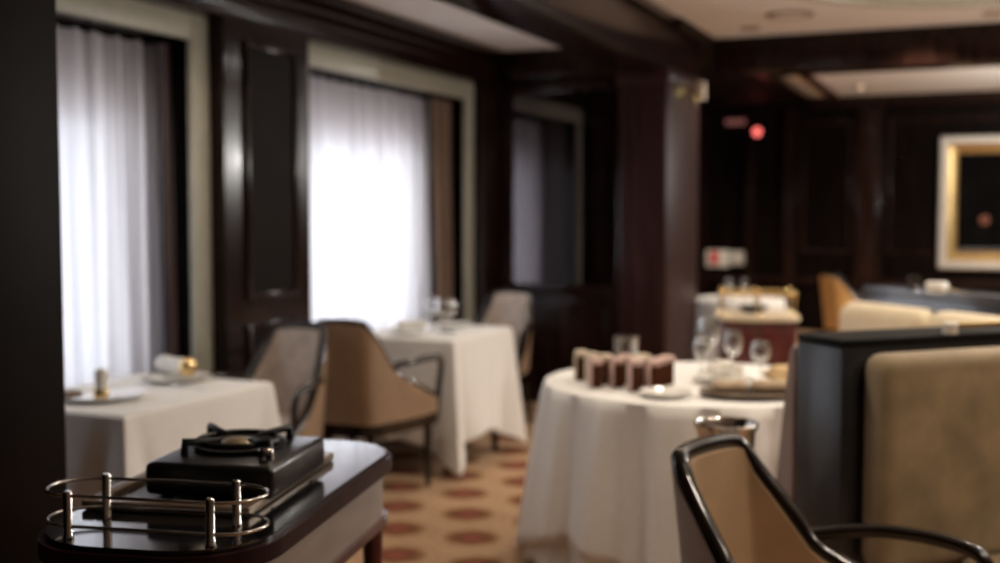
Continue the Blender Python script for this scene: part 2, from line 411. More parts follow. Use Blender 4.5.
def curtain(name, label, cat, y0, y1, x, z0, z1, m, pitch=.125, amp=.034, gather=0, pull=0, group=None, seed=1):
    rnd = random.Random(seed); W = y1-y0
    n = int(W/pitch*10); rows = []
    ph = [rnd.uniform(-.5, .5) for _ in range(200)]
    for j in range(15):
        tz = j/14; z = z0+(z1-z0)*tz
        row = []
        for i in range(n+1):
            s = i/n; y = y0+W*s
            a = 2*PI*(y-y0)/pitch + .9*math.sin(5.1*(y-y0)) + ph[int(s*8)]*.2
            am = amp*(.55+.45*math.sin(3.3*(y-y0)+1)**2)*(1.15-.35*tz)
            sh = pull*(1-tz)*s*0 + pull*math.sin(PI*min(1, (1-tz)*1.1)/2)*(1-s)
            row.append((x+am*math.sin(a)+.006*math.sin(2.3*a+1), y+sh+.01*math.sin(a*1.7+3*tz), z))
        rows.append(row)
    b = MB(); b.grid(rows)
    rod = [(x, y0-.02, z1+.005), (x, y1+.02, z1+.005)]
    o = b.build(name, m, smooth=True, ang=180)
    b = MB(); b.tube(rod, .012, 8); b.build('curtain_rail', M['wood_panel'], o)
    return tag(o, label, cat, group)
curtain('sheer_curtain', 'white sheer curtain in the first window behind the place-set small table', 'curtain', 2.44, 4.49, -3.72, .56, 2.25, M['sheer'], seed=3)
curtain('sheer_curtain', 'brightest white sheer curtain in the second window beside a brown drape', 'curtain', 5.59, 7.44, -3.72, .56, 2.25, M['sheer'], seed=5)
curtain('sheer_curtain', 'dim bluish sheer curtain seen through the smoked glass screen', 'curtain', 8.49, 9.65, -3.72, .56, 2.25, M['sheer'], seed=9)
curtain('drape', 'brown drape hanging at the far side of the second window', 'drape', 7.30, 7.63, -3.65, .56, 2.25, M['drape_brown'], pitch=.075, amp=.02, pull=.09, seed=2)
curtain('drape', 'narrow dark mauve drape at the far side of the first window', 'drape', 4.435, 4.50, -3.645, .56, 2.25, M['drape_mauve'], pitch=.05, amp=.016, seed=4)
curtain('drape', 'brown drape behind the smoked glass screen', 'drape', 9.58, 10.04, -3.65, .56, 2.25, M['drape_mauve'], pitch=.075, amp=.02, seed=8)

# ---------------------------------------------------------------- tables and cloths
def rect_table(loc, hx, hy, label, rz=0):
    t = thing('dining_table', label, 'table', loc, rz, 'small tables by the windows')
    b = MB(); b.box(-hx, hx, -hy, hy, .71, .742, .006); b.build('tabletop', M['wood_chair'], t)
    for sx in (-1, 1):
        for sy in (-1, 1):
            b = MB(); b.tube([(sx*(hx-.07), sy*(hy-.07), 0), (sx*(hx-.07), sy*(hy-.07), .71)], [.02, .028], 10); b.build('leg', M['wood_chair'], t)
    return t

def cloth_rect(loc, hx, hy, drop, extra, label, seed, rz=0):
    rnd = random.Random(seed)
    hx += .004; hy += .004
    P = []
    # dense perimeter with tiny corner radius
    rr = .025
    per = []
    nx = 44
    cs = [(hx, -hy), (hx, hy), (-hx, hy), (-hx, -hy)]
    for i in range(4):
        a, c = Vector(cs[i]), Vector(cs[(i+1) % 4])
        for k in range(nx):
            t = k/nx; t = t*t*(3-2*t)*.55 + t*.45
            per.append((a.lerp(c, t), i, t))
    rows = []
    zt = .752
    for tt in (0, .45, .85, .97):
        rows.append([(p.x*tt*.999, p.y*tt*.999, zt) for p, i, t in per])
    ph = [rnd.uniform(0, 6.28) for _ in range(8)]
    K = 12
    for j in range(K+1):
        s = j/K
        row = []
        for p, i, t in per:
            d = min(t, 1-t)*2*(hy if i in (0, 2) else hx)     # distance to nearest corner
            cb = math.exp(-(d/.13)**2); cb2 = math.exp(-(d/(.018+.075*s))**2)
            n = Vector(((1, 0), (0, 1), (-1, 0), (0, -1))[i])
            ou = Vector((math.copysign(1, p.x), math.copysign(1, p.y))).normalized()
            fold = (.012*math.sin(9*t+ph[i])+.008*math.sin(21*t+ph[i+4]))*s
            dent = -.065*math.exp(-((d-(.05+.11*s))/(.035+.03*s))**2)*s        # hollow beside the corner fold
            off = n*(.006+.022*s+fold+dent)*(1-cb2) + ou*(.010+.10*s)*cb2 + n*.03*s*(cb-cb2)
            dz = drop + extra*math.exp(-(d/.16)**1.3)
            row.append((p.x+off.x, p.y+off.y, zt-.004-dz*s if j else zt-.002))
        rows.append(row)
    b = MB(); V = b.grid(rows, closed=True)
    b.bm.faces.new(V[0][::-1]) if False else None
    b.bm.verts.ensure_lookup_table()
    bmesh.ops.contextual_create(b.bm, geom=V[0])
    o = b.build('tablecloth', M['cloth'], ang=75, solid=.003)
    md = o.modifiers.new('smooth', 'SUBSURF'); md.levels = 1; md.render_levels = 1
    o.location = loc; o.rotation_euler.z = rz
    return tag(o, label, 'tablecloth', 'white cloths on the small tables')

T1 = (-3.020, 3.49, 0); T2 = (-3.00, 6.00, 0)
rect_table(T1, .325, .43, 'small table under white cloth nearest the dark pillar')
cloth_rect(T1, .325, .43, .44, .19, 'white tablecloth with place settings nearest the dark pillar', 4)
rect_table(T2, .335, .40, 'small table under white cloth by the brightest window')
cloth_rect(T2, .335, .40, .55, .17, 'white tablecloth with hanging corner fold by the brightest window', 9)

RT = (-1.075, 4.60, 0); RR = .615
t = thing('round_table', 'round table under layered white cloths carrying the brown cakes', 'table', RT)
b = MB(); b.lathe([(0, .71), (RR-.01, .71), (RR, .72), (RR, .735), (RR-.008, .742), (0, .742)], n=64); b.build('tabletop', M['wood_chair'], t)
b = MB(); b.lathe([(.03, .02), (.05, .04), (.045, .4), (.06, .71), (0, .71)], n=20); b.build('pedestal', M['wood_chair'], t)
for k in range(4):
    a = k*PI/2+.4
    b = MB(); b.tube([(0, 0, .10), (.2*math.cos(a), .2*math.sin(a), .07), (.36*math.cos(a), .36*math.sin(a), .02)], [.03, .025, .02], 8); b.build('foot', M['wood_chair'], t)

def cloth_round(loc, r, zt, dropf, foldn, amp, flare, label, seed, group, rz=0):
    rnd = random.Random(seed); N = 288
    ph = [rnd.uniform(0, 6.28) for _ in range(6)]
    rows = []
    for tt in (.3, .7, .93, .985):
        rows.append([(r*tt*math.cos(2*PI*k/N), r*tt*math.sin(2*PI*k/N), zt) for k in range(N)])
    K = 14
    for j in range(K+1):
        s = j/K; row = []
        for k in range(N):
            a = 2*PI*k/N
            w = math.sin(foldn*a+ph[0]+.8*math.sin(2*a+ph[1])+.5*math.sin(3*a+ph[2]))
            w = math.copysign(abs(w)**.75, w)*.8+.2*math.sin(2.4*foldn*a+ph[3])
            rr = r+.006+.004*(j > 0)+flare*s+amp*s**.6*w-amp*.3*s**.6
            z = zt-.003-dropf(a)*s if j else zt-.002
            row.append((rr*math.cos(a), rr*math.sin(a), z))
        rows.append(row)
    b = MB(); V = b.grid(rows, closed=True)
    bmesh.ops.contextual_create(b.bm, geom=V[0])
    o = b.build('tablecloth', M['cloth'], ang=80, solid=.003)
    o.location = loc; o.rotation_euler.z = rz
    return tag(o, label, 'tablecloth', group)
cloth_round(RT, RR, .747, lambda a: .715, 15, .036, .070, 'floor-length white undercloth showing below the round table overlay', 6, 'cloths on the round table')
cloth_round(RT, RR+.012, .755, lambda a: .62+.065*math.cos(4*(a-R(195))), 15, .050, .085, 'white overlay cloth with deep folds on the round table', 6, 'cloths on the round table')

# ---------------------------------------------------------------- chairs
def make_chair(outer, inner, seatm):
    t = bpy.data.objects.new('dining_armchair', None); COL.objects.link(t)
    ZC, ZF, ZB = .868, .455, .385
    HP = [Vector((0, -.272)), Vector((.10, -.270)), Vector((.140, -.252)), Vector((.166, -.205)), Vector((.195, -.12)), Vector((.246, .05)), Vector((.278, .25))]
    SEG = [0]
    for p, q in zip(HP, HP[1:]): SEG.append(SEG[-1]+(q-p).length)
    L = SEG[-1]; LC = .128; LK = SEG[4]; ZK = .635
    def plan(d):
        d = min(max(d, 0), L)
        for i in range(len(HP)-1):
            if d <= SEG[i+1]+1e-9:
                u = (d-SEG[i])/(SEG[i+1]-SEG[i])
                a1, a2 = HP[i], HP[i+1]
                a0 = HP[i-1] if i else Vector((-HP[1].x, HP[1].y)); a3 = HP[i+2] if i+2 < len(HP) else a2*2-a1
                m1 = (a2-a0)/((a2-a0).length)*(a2-a1).length; m2 = (a3-a1)/((a3-a1).length)*(a2-a1).length
                h = (2*u**3-3*u*u+1)*a1+(u**3-2*u*u+u)*m1+(-2*u**3+3*u*u)*a2+(u**3-u*u)*m2
                return h
    def top(d):
        if d < LC: return ZC+.010*(1-(d/LC)**2)
        if d < LK: return ZC-(ZC-ZK)*(d-LC)/(LK-LC)
        return ZK-(ZK-ZF)*((d-LK)/(L-LK))**.85
    def pt(sd, z, off):
        d = abs(sd); sg = 1 if sd >= 0 else -1
        p = plan(d); tn = (plan(d+.004)-plan(d-.004)) if 0.004 < d < L-.004 else ((Vector((1, 0)) if d <= .004 else plan(L)-plan(L-.01)))
        tn.normalize(); n = Vector((tn.y, -tn.x))
        lean = max(0, (z-ZB))/.5
        k = max(0, 1-max(0, d-LC)/(LK-LC)*.75)
        q = p+n*off+Vector((.012*min(1, d/.15), -.062*k))*lean
        return Vector((q.x*sg, q.y, z))
    NS = 56
    sds = [-L+2*L*i/NS for i in range(NS+1)]
    def shell(o0, o1, lower):
        b = MB(); rows = []
        def strip(off, zs): return [[pt(sd, ZB+(top(abs(sd))-lower-ZB)*q, off) for sd in sds] for q in zs]
        rows = strip(o0, [i/8 for i in range(9)]) + strip(o1, [1-i/8 for i in range(9)])
        rows.append(rows[0])
        bm = b.bm
        V = [[bm.verts.new(p) for p in r] for r in rows[:-1]]
        V.append(V[0])
        for A, B in zip(V, V[1:]):
            for k in range(NS): bm.faces.new((A[k], A[k+1], B[k+1], B[k]))
        bm.faces.new([r[0] for r in V[:-1]][::-1]); bm.faces.new([r[-1] for r in V[:-1]])
        return b
    shell(0, -.014, .004).build('outer_back', outer, t, ang=50)
    shell(-.014, -.052, .012).build('inner_backrest', inner, t, ang=50)
    b = MB()
    path = [pt(sd, top(abs(sd)), -.022) for sd in sds]
    path = [pt(-L-.002, ZB-.02, -.022)] + path + [pt(L+.002, ZB-.02, -.022)]
    b.tube(path, .0215, 10); b.build('edge_trim', M['wood_chair'], t, ang=60)
    # seat rail following the shell
    U = [tuple(pt(sd, ZB, -.004).to_2d()) for sd in sds] + [(.255, .262), (-.255, .262)]
    b = MB(); b.poly(U, .325, .392, .005); b.build('seat_rail', M['wood_chair'], t)
    U = [tuple(pt(sd*.97, ZB, -.056).to_2d()) for sd in sds] + [(.215, .27), (.18, .285), (-.18, .285), (-.215, .27)]
    b = MB(); b.poly(U, .393, .475, .028, 4); b.build('seat_cushion', seatm, t, ang=60)
    for sx in (-1, 1):
        b = MB(); b.tube([(sx*.225, .225, 0), (sx*.225, .225, .33)], [.014, .024], 10); b.build('leg', M['wood_chair'], t)
        b = MB(); b.tube([(sx*.135, -.285, 0), (sx*.115, -.225, .33)], [.014, .024], 10); b.build('leg', M['wood_chair'], t)
        b = MB()
        da = LC+(LK-LC)*(ZC-.655)/(ZC-ZK)
        p0 = pt(da, .655, -.02); p0.x *= sx
        arm = [p0, (sx*.262, -.02, .672), (sx*.292, .10, .676), (sx*.296, .20, .668), (sx*.292, .245, .65), (sx*.286, .262, .61), (sx*.276, .255, .5), (sx*.262, .245, .36)]
        arm = [Vector(a) for a in arm]
        sm = []
        for i in range(len(arm)-1):
            a0, a1, a2, a3 = arm[max(0, i-1)], arm[i], arm[i+1], arm[min(len(arm)-1, i+2)]
            for k in range(4):
                u = k/4
                sm.append(.5*((2*a1)+(a2-a0)*u+(2*a0-5*a1+4*a2-a3)*u*u+(3*a1-a0-3*a2+a3)*u**3))
        sm.append(arm[-1])
        b.tube(sm, .0165, 10); b.build('arm', M['wood_chair'], t, ang=60)
    return t
GC = 'wing-backed dining armchairs with dark frames'
ch = make_chair(M['tan'], M['velvet'], M['velvet'])
def place(o, x, y, rz, label, tall=1.0):
    o.location = (x, y, 0); o.rotation_euler.z = rz; o.scale.z = tall
    return tag(o, label, 'chair', GC)
place(ch, -3.00, 4.345, R(180+4), 'armchair drawn up to the place-set table, grey inner back facing us', 1.03)
place(copy_tree(ch), -2.915, 5.13, R(3), 'armchair with plain tan back towards us, below the brightest window', 1.035)
place(copy_tree(ch), -3.02, 6.99, R(180), 'distant armchair behind the white table beside the smoked glass screen', 1.03)
CF = make_chair(M['velvet'], M['tan_light'], M['tan_light'])
place(CF, -.332, 2.624, R(-111), 'close-up armchair with glossy dark edge in front of the fawn banquette')
ch2 = make_chair(M['amber'], M['amber'], M['amber'])
place(ch2, -1.10, 10.9, R(-50), 'warm-lit tan leather armchair beyond the cream cushions')

# ---------------------------------------------------------------- diagonal banquettes
# first: near corner P1, runs along (.707,.707); local x = along, local y = toward the back (NW)
def rbox(mb, x0, x1, y0, y1, z0, z1, bev, seg=4): mb.box(x0, x1, y0, y1, z0, z1, bev, seg)
bq = thing('banquette', 'near banquette with black partition and mottled fawn back, bottom right', 'banquette', (-.379, 3.372, 0), R(45), 'diagonal banquettes')
b = MB(); b.box(0, 1.62, 0, .21, 0, 1.055, .004); b.build('partition_panel', M['black_wood'], bq)
b = MB(); b.box(-.001, 1.625, -.001, .211, 1.055, 1.08, .005); b.build('cap', M['cap_black'], bq)
b = MB(); rbox(b, .05, 1.6, -.13, -.004, .42, 1.045, .05); b.build('back_cushion', M['velvet_olive'], bq, ang=60)
b = MB(); rbox(b, .30, 1.6, -.52, -.13, .30, .46, .04); b.build('seat_cushion', M['velvet_olive'], bq, ang=60)
b = MB(); b.box(.30, 1.6, -.48, -.004, 0, .30, .006); b.build('plinth', M['black_wood'], bq)
b = MB()
pts = [(.214, 1.04), (.235, 1.05), (.26, 1.03), (.34, .40), (.34, .12), (.214, .12)]
bm = b.bm
A = [bm.verts.new((.0, y, z)) for y, z in pts]; B = [bm.verts.new((1.0, y, z)) for y, z in pts]
bm.faces.new(A); bm.faces.new(B[::-1])
for i in range(len(pts)): bm.faces.new((A[i], A[(i+1) % len(pts)], B[(i+1) % len(pts)], B[i]))
bmesh.ops.bevel(bm, geom=list(bm.edges), offset=.012, segments=3, affect='EDGES')
o = b.build('rear_cushion', M['velvet_rose'], bq, ang=60); o['label'] = 'dusty rose cushion on the table side of the partition'

bq2 = thing('banquette', 'farther banquette with two cream back cushions under a glossy ledge', 'banquette', (-.566, 5.923, 0), R(-45), 'diagonal banquettes')
b = MB(); b.box(0, 1.69, 0, .2, 0, 1.045, .004); b.build('partition_panel', M['gloss_window_sheen'], bq2)
b = MB(); b.box(-.002, 1.70, -.012, .21, 1.045, 1.085, .005); b.build('cap', M['gloss_window_sheen'], bq2)
for i in range(3):
    b = MB(); rbox(b, -.02+i*.60, min(.57+i*.60, 1.66), -.17, -.006, .45, 1.01, .07, 5); b.build('back_cushion', M['cushion'], bq2, ang=60)
b = MB(); rbox(b, .0, 1.55, -.52, -.17, .30, .46, .04); b.build('seat_cushion', M['cushion'], bq2, ang=60)
b = MB(); b.box(.0, 1.55, -.48, -.006, 0, .30, .006); b.build('plinth', M['black_wood'], bq2)

# ---------------------------------------------------------------- flambe trolley
TZ = .85
tr = thing('serving_trolley', 'glossy black-topped serving trolley with rounded corners and steel gallery', 'trolley', (-1.497, 2.061, 0), R(12))
b = MB(); b.poly(rrect(.222, .498, .16, 12), TZ-.012, TZ, .003); b.build('tabletop', M['black_gloss'], tr)
b = MB(); b.poly(rrect(.236, .512, .17, 12), TZ-.042, TZ-.010, .012, 4); b.build('edge_moulding', M['wood_soft'], tr, ang=60)
b = MB(); b.poly(rrect(.215, .485, .15, 12), TZ-.155, TZ-.042); b.build('apron', M['apron'], tr, ang=60)
b = MB(); b.poly(rrect(.226, .497, .16, 12), TZ-.175, TZ-.155, .006); b.build('lower_moulding', M['wood_red'], tr, ang=60)
b = MB(); b.poly(rrect(.20, .46, .12, 10), .22, .245, .005); b.build('lower_shelf', M['wood_red'], tr)
for sx in (-1, 1):
    for sy in (-1, 1):
        b = MB(); b.tube([(sx*.175, sy*.40, .09), (sx*.175, sy*.40, TZ-.17)], [.018, .026], 12); lg = b.build('leg', M['wood_red'], tr)
        b = MB(); b.tube([(sx*.175-.012, sy*.40, .045), (sx*.175+.012, sy*.40, .045)], .045, 18); b.tube([(sx*.175, sy*.40, .05), (sx*.175, sy*.40, .1)], .01, 8)
        b.build('caster', M['rubber'], lg)
def stadium(hx, hy, cx, cy, z, n=14):
    P = []
    for k in range(n+1):
        a = -PI/2+PI*k/n; P.append((cx+hx-hy+hy*math.cos(a), cy+hy*math.sin(a), z))
    for k in range(n+1):
        a = PI/2+PI*k/n; P.append((cx-hx+hy+hy*math.cos(a), cy+hy*math.sin(a), z))
    return P
GX, GY = .012, -.395
for z in (TZ+.080, TZ+.024):
    b = MB(); b.tube(stadium(.212, .070, GX, GY, z), .0033, 8, closed=True); b.build('gallery_rail', M['chrome'], tr, ang=180)
for px, py in ((-.138, -.465), (.138, -.465), (-.142, -.325), (.125, -.325)):
    b = MB(); b.lathe([(0, TZ-.001), (.010, TZ-.001), (.010, TZ+.006), (.0082, TZ+.008), (.0082, TZ+.086), (.006, TZ+.089), (0, TZ+.089)], (GX+px, py, 0), 14)
    b.build('gallery_post', M['chrome'], tr, ang=50)

TRc = Vector((-1.540, 2.045, TZ+.0005)); trz = R(13.5)
ty = thing('stove_tray', 'dark rectangular tray with bronzed rim under the portable stove', 'tray', TRc, trz)
b = MB(); b.box(-.165, .165, -.26, .26, .001, .008); b.build('tray_base', M['tray_dark'], ty)
b = MB()
b.box(.148, .176, -.266, .266, .001, .020, .004); b.box(-.176, -.148, -.266, .266, .001, .020, .004)
b.box(-.148, .148, .240, .266, .001, .020, .004); b.box(-.148, .148, -.266, -.240, .001, .020, .004)
b.build('rim', M['bronze'], ty)
sv = thing('portable_stove', 'black portable gas stove with pan support on the trolley tray', 'stove', (-1.478, 2.035, TZ+.0095), R(13))
b = MB(); b.box(-.138, .138, -.165, .165, .006, .074, .014, 3); b.build('stove_body', M['stove_black'], sv)
for sx in (-1, 1):
    for sy in (-1, 1):
        b = MB(); b.lathe([(0, 0), (.012, 0), (.012, .008), (0, .008)], (sx*.11, sy*.12, 0), 12); b.build('foot', M['rubber'], sv)
BC = (-.01, .02)
b = MB(); b.lathe([(.0, .075), (.085, .075), (.098, .077), (.10, .082), (.085, .080), (.05, .076)], (BC[0], BC[1], 0), 28); b.build('drip_pan', M['iron'], sv)
b = MB(); b.lathe([(0, .076), (.034, .076), (.036, .086), (.03, .091), (0, .093)], (BC[0], BC[1], 0), 24); b.build('burner', M['tin'], sv)
b = MB()
b.tube([(BC[0]+.085*math.cos(k*PI/14), BC[1]+.085*math.sin(k*PI/14),   .090) for k in range(28)], .007, 8, closed=True)
for k in range(4):
    a = PI/4+k*PI/2+.12; ca, sa = math.cos(a), math.sin(a)
    b.tube([(BC[0]+.128*ca, BC[1]+.128*sa, .073), (BC[0]+.126*ca, BC[1]+.126*sa, .100), (BC[0]+.085*ca, BC[1]+.085*sa, .096), (BC[0]+.045*ca, BC[1]+.045*sa, .095)], [.009, .010, .008, .005], 8)
b.build('pan_support', M['iron'], sv, ang=60)
b = MB(); b.tube([(.105, -.05, .088), (.122, -.05, .088)], .0, 4) if False else b.lathe([(0, 0), (.016, 0), (.016, .02), (.012, .026), (0, .027)], (.10, -.10, .073), 16)
b.build('control_knob', M['chrome'], sv)

# ---------------------------------------------------------------- far service trolley
ft = thing('service_trolley', 'distant red mahogany trolley with brass gallery behind the wine glasses', 'trolley', (-1.305, 7.05, 0), R(14))
b = MB(); b.poly(rrect(.225, .22, .05), .18, .80, .006); b.build('body', M['wood_red'], ft)
b = MB(); b.poly(rrect(.24, .24, .06), .80, .83, .008); b.build('tabletop', M['cushion'], ft)
b = MB(); b.box(-.20, -.01, -.235, -.22, .25, .75, .006); d = b.build('door', M['wood_red'], ft)
b = MB(); b.lathe([(0, -.012), (.012, -.008), (.012, .008), (0, .012)], (-.03, -.245, .5), 12); b.build('knob', M['brass'], d)
b = MB(); b.box(.01, .20, -.235, -.22, .25, .75, .006); d = b.build('door', M['wood_red'], ft)
b = MB(); b.lathe([(0, -.012), (.012, -.008), (.012, .008), (0, .012)], (.03, -.245, .5), 12); b.build('knob', M['brass'], d)
b = MB(); b.tube([(p[0], p[1], .955) for p in rrect(.215, .20, .05)], .008, 8, closed=True); b.build('gallery_rail', M['brass'], ft, ang=180)
for sx in (-1, 0, 1):
    for sy in (-1, 1):
        b = MB(); b.lathe([(.016, .83), (.008, .85), (.008, .95), (.015, .965), (.010, .975), (0, .98)], (sx*.21, sy*.20, 0), 12); b.build('gallery_post', M['brass'], ft)
for sx in (-1, 1):
    for sy in (-1, 1):
        b = MB(); b.tube([(sx*.22, sy*.17, .0), (sx*.22, sy*.17, .19)], .028, 10); b.build('leg', M['wood_red'], ft)

# far small cloth table
FT = (-1.86, 9.30, 0)
t = thing('side_table', 'small distant round table under cream cloth beyond the pillar', 'table', FT)
b = MB(); b.lathe([(0, .71), (.34, .71), (.35, .72), (.35, .742), (0, .742)], n=40); b.build('tabletop', M['wood_chair'], t)
b = MB(); b.lathe([(.2, 0), (.2, .02), (.04, .05), (.035, .71), (0, .71)], n=20); b.build('pedestal', M['wood_chair'], t)
o = cloth_round(FT, .35, .75, lambda a: .66, 10, .02, .03, 'cream cloth on the small distant table beyond the pillar', 12, None)

# ---------------------------------------------------------------- tableware
def plate(loc, r, label, group='white plates', m='china'):
    b = MB(); b.lathe([(0, .004), (r*.55, .004), (r*.62, .007), (r*.97, .018), (r, .020), (r*.98, .016), (r*.64, .002), (r*.58, 0), (0, 0)], n=40)
    return tag(b.build('plate', M[m], loc=loc, ang=70), label, 'plate', group)
def napkin_roll(p0, p1, r, label, ring=.16, m='napkin', group='rolled napkins', name='rolled_napkin'):
    p0, p1 = Vector(p0), Vector(p1); d = p1-p0
    t = thing(name, label, 'napkin', p0, 0, group)
    b = MB(); n = 10
    prof = [.75, .98, 1.06, 1.0, .93, .93, 1.0, 1.07, 1.0, .8]
    b.tube([d*(i/(n-1)) for i in range(n)], [r*q for q in prof], 14); b.build('linen', M[m], t, ang=60)
    if ring:
        b = MB(); c = d*ring; u = d.normalized()
        b.tube([c-u*.018, c-u*.012, c+u*.012, c+u*.018], [r*1.04, r*1.16, r*1.16, r*1.04], 18); o = b.build('napkin_ring', M['brass'], t, ang=60); o['label'] = 'gold napkin ring'
    return t
def wine_glass(loc, h, r, label, group='stemmed glasses'):
    b = MB(); hb = h*.42; t_ = .0016
    out = [(.0, .0), (r*.85, .001), (r*.85, .003), (.008, .008), (.004, .02), (.004, hb*.9), (.012, hb), (r*.8, hb+(h-hb)*.22), (r, hb+(h-hb)*.48), (r*.93, hb+(h-hb)*.75), (r*.75, h)]
    inn = [(r*.75-t_, h), (r*.93-t_, hb+(h-hb)*.75), (r-t_, hb+(h-hb)*.48), (r*.8-t_, hb+(h-hb)*.23), (.010, hb+.006), (0, hb+.005)]
    b.lathe(out+inn, n=28)
    return tag(b.build('wine_glass', M['glass'], loc=loc, ang=60), label, 'glass', group)
def tumbler(loc, h, r, label, group=None):
    b = MB(); b.lathe([(0, 0), (r*.9, 0), (r*.92, .004), (r, h), (r-.003, h), (r*.86, .012), (0, .012)], n=28)
    return tag(b.build('tumbler', M['glass'], loc=loc, ang=60), label, 'glass', group)
def fork(loc, rz, label, kind='fork', group='cutlery on the table by the pillar'):
    b = MB()
    b.tube([(0, -.10, .003), (0, -.03, .0045), (0, .03, .006)], [.005, .0035, .004], 8, flat=.5)
    if kind == 'fork':
        b.box(-.011, .011, .03, .055, .0045, .0065, .001)
        for q in (-.009, -.003, .003, .009): b.tube([(q, .055, .0055), (q, .095, .006)], .0014, 6)
    else:
        b.box(-.008, .009, .03, .12, .004, .006, .001)
    return tag(b.build(kind, M['chrome'], loc=loc, rz=rz), label, kind, group)
ZT = .7555
# table by the pillar
plate((-3.02, 3.31, ZT), .165, 'large white plate at the near end of the pillar-side table')
napkin_roll((-2.965, 3.25, ZT+.012), (-2.965, 3.255, ZT+.118), .024, 'white napkin rolled upright in gold ring on the near plate', .16)
b = MB(); b.lathe([(0, 0), (.05, 0), (.055, .012), (.04, .02), (.02, .028), (0, .03)], n=24)
tag(b.build('butter_dish', M['bronze'], loc=(-3.10, 3.23, ZT+.012), ang=60), 'small dark dish standing beyond the upright napkin', 'dish')
plate((-3.04, 3.77, ZT), .14, 'white plate under the lying rolled napkin')
napkin_roll((-3.0, 3.80, ZT+.055), (-3.20, 3.86, ZT+.057), .033, 'white napkin roll lying on a plate, gold end towards the aisle', .06)
fork((-2.93, 3.33, ZT), R(80), 'silver knife glinting beside the upright napkin', 'knife')
fork((-2.88, 3.63, ZT), R(80), 'silver fork between the two place settings', 'fork')
# table by the bright window
plate((-3.03, 5.80, ZT), .12, 'white plate on the bright-window table, near end')
napkin_roll((-3.10, 5.78, ZT+.047), (-2.95, 5.84, ZT+.047), .026, 'white napkin roll on the bright-window table', 0)
plate((-2.97, 6.24, ZT), .12, 'white plate on the bright-window table, far end behind the glass')
wine_glass((-2.865, 5.93, ZT), .19, .066, 'big balloon glass on the bright-window table')
wine_glass((-3.03, 6.08, ZT), .19, .036, 'slim wine glass on the bright-window table')
# round table
ZR = .7585
def cake(loc, rz, w, d, h, label, icm):
    t = thing('cake_slice', label, 'cake', loc, rz, 'brown cakes in a row on the round table')
    b = MB(); b.box(-w/2, w/2, -d/2, d/2, 0, h*.86, .004); b.build('sponge', M['sponge'], t)
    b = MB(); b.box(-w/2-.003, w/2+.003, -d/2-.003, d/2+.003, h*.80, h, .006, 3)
    b.box(-w/2-.005, -w/2+.004, -d/2-.003, d/2+.003, .006, h*.9, .003)  # pale left plate puts the window-lit side into the colour
    b.build('icing_lit_side', icm, t)
    return t
CK = []
CK = [  # x, y, height, turn, label, icing
 (-1.535, 4.445, .118, 20, 'cake with pale window-lit side at the left end of the row', 'icing_lit_side_cream'),
 (-1.475, 4.405, .116, 24, 'cake with pale window-lit side second from the left end', 'icing_lit_side_cream'),
 (-1.412, 4.262, .112, 30, 'front cake nearest the table edge on the left', 'icing_lit_side'),
 (-1.402, 4.362, .118, 28, 'cake standing behind the left front cake', 'icing_lit_side_cream'),
 (-1.335, 4.300, .116, 29, 'middle cake with pink streak between the two front cakes', 'icing_lit_side'),
 (-1.330, 4.395, .118, 28, 'cake in the rear row behind the streaked middle cake', 'icing_lit_side'),
 (-1.243, 4.232, .122, 29, 'foremost cake with a tall pale window-lit side', 'icing_lit_side'),
 (-1.265, 4.335, .116, 28, 'cake directly behind the foremost cake', 'icing_lit_side_cream'),
 (-1.192, 4.305, .114, 30, 'first cake of the file receding on the right', 'icing_lit_side'),
 (-1.187, 4.380, .114, 30, 'second cake of the file receding on the right', 'icing_lit_side'),
 (-1.176, 4.455, .114, 30, 'last cake at the right end, nearest the plates', 'icing_lit_side'),
 (-1.268, 4.430, .118, 36, 'rearmost cake in front of the tumbler', 'icing_lit_side_cream'),
]
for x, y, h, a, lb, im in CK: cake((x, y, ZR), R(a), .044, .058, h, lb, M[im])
tumbler((-1.425, 4.72, ZR), .155, .052, 'clear tumbler behind the brown cakes')
plate((-1.10, 4.155, ZR), .10, 'white plate between the cakes and the dark tray', 'white plates')
plate((-.975, 4.58, ZR), .12, 'white plate under the stemmed glasses on the round table', 'white plates')
wine_glass((-1.10, 4.86, ZR), .235, .050, 'tall wine glass farthest back on the round table')
wine_glass((-1.085, 4.66, ZR), .17, .034, 'slender glass left of the crumpled napkin')
wine_glass((-.985, 4.80, ZR), .19, .040, 'wine glass in the middle of the round table')
wine_glass((-.845, 4.66, ZR), .165, .040, 'wine glass nearest the banquette partition')
def crumple(loc, r, h, label, name, cat, m, seed, sx=1, sy=1, rz=0, freq=5, amp=.25):
    rnd = random.Random(seed); b = MB()
    bmesh.ops.create_icosphere(b.bm, subdivisions=4, radius=1)
    ph = [rnd.uniform(0, 6.28) for _ in range(6)]
    for v in b.bm.verts:
        p = v.co.copy()
        k = 1+amp*(math.sin(freq*p.x+ph[0])*math.sin(freq*p.y+ph[1])+.5*math.sin(freq*1.9*p.z+ph[2]+3*p.x))
        z = p.z*k
        v.co = Vector((p.x*k*r*sx, p.y*k*r*sy, max(-.001, (z+.75)*h/1.75)))
    return tag(b.build(name, m, loc=loc, rz=rz, ang=180), label, cat)
crumple((-.975, 4.60, ZR+.018), .055, .07, 'crumpled white napkin among the stemmed glasses', 'napkin', 'napkin', M['napkin'], 2, 1.15, .9, .4, 6, .3)
crumple((-.745, 4.74, ZR), .085, .065, 'pale bread loaf beside the banquette partition', 'bread_loaf', 'bread', M['bread'], 5, 1.3, .7, R(10), 3, .12)
tr2 = thing('serving_tray', 'dark oval tray holding two beige napkins on the round table', 'tray', (-.80, 4.28, ZR+.0005), R(23))
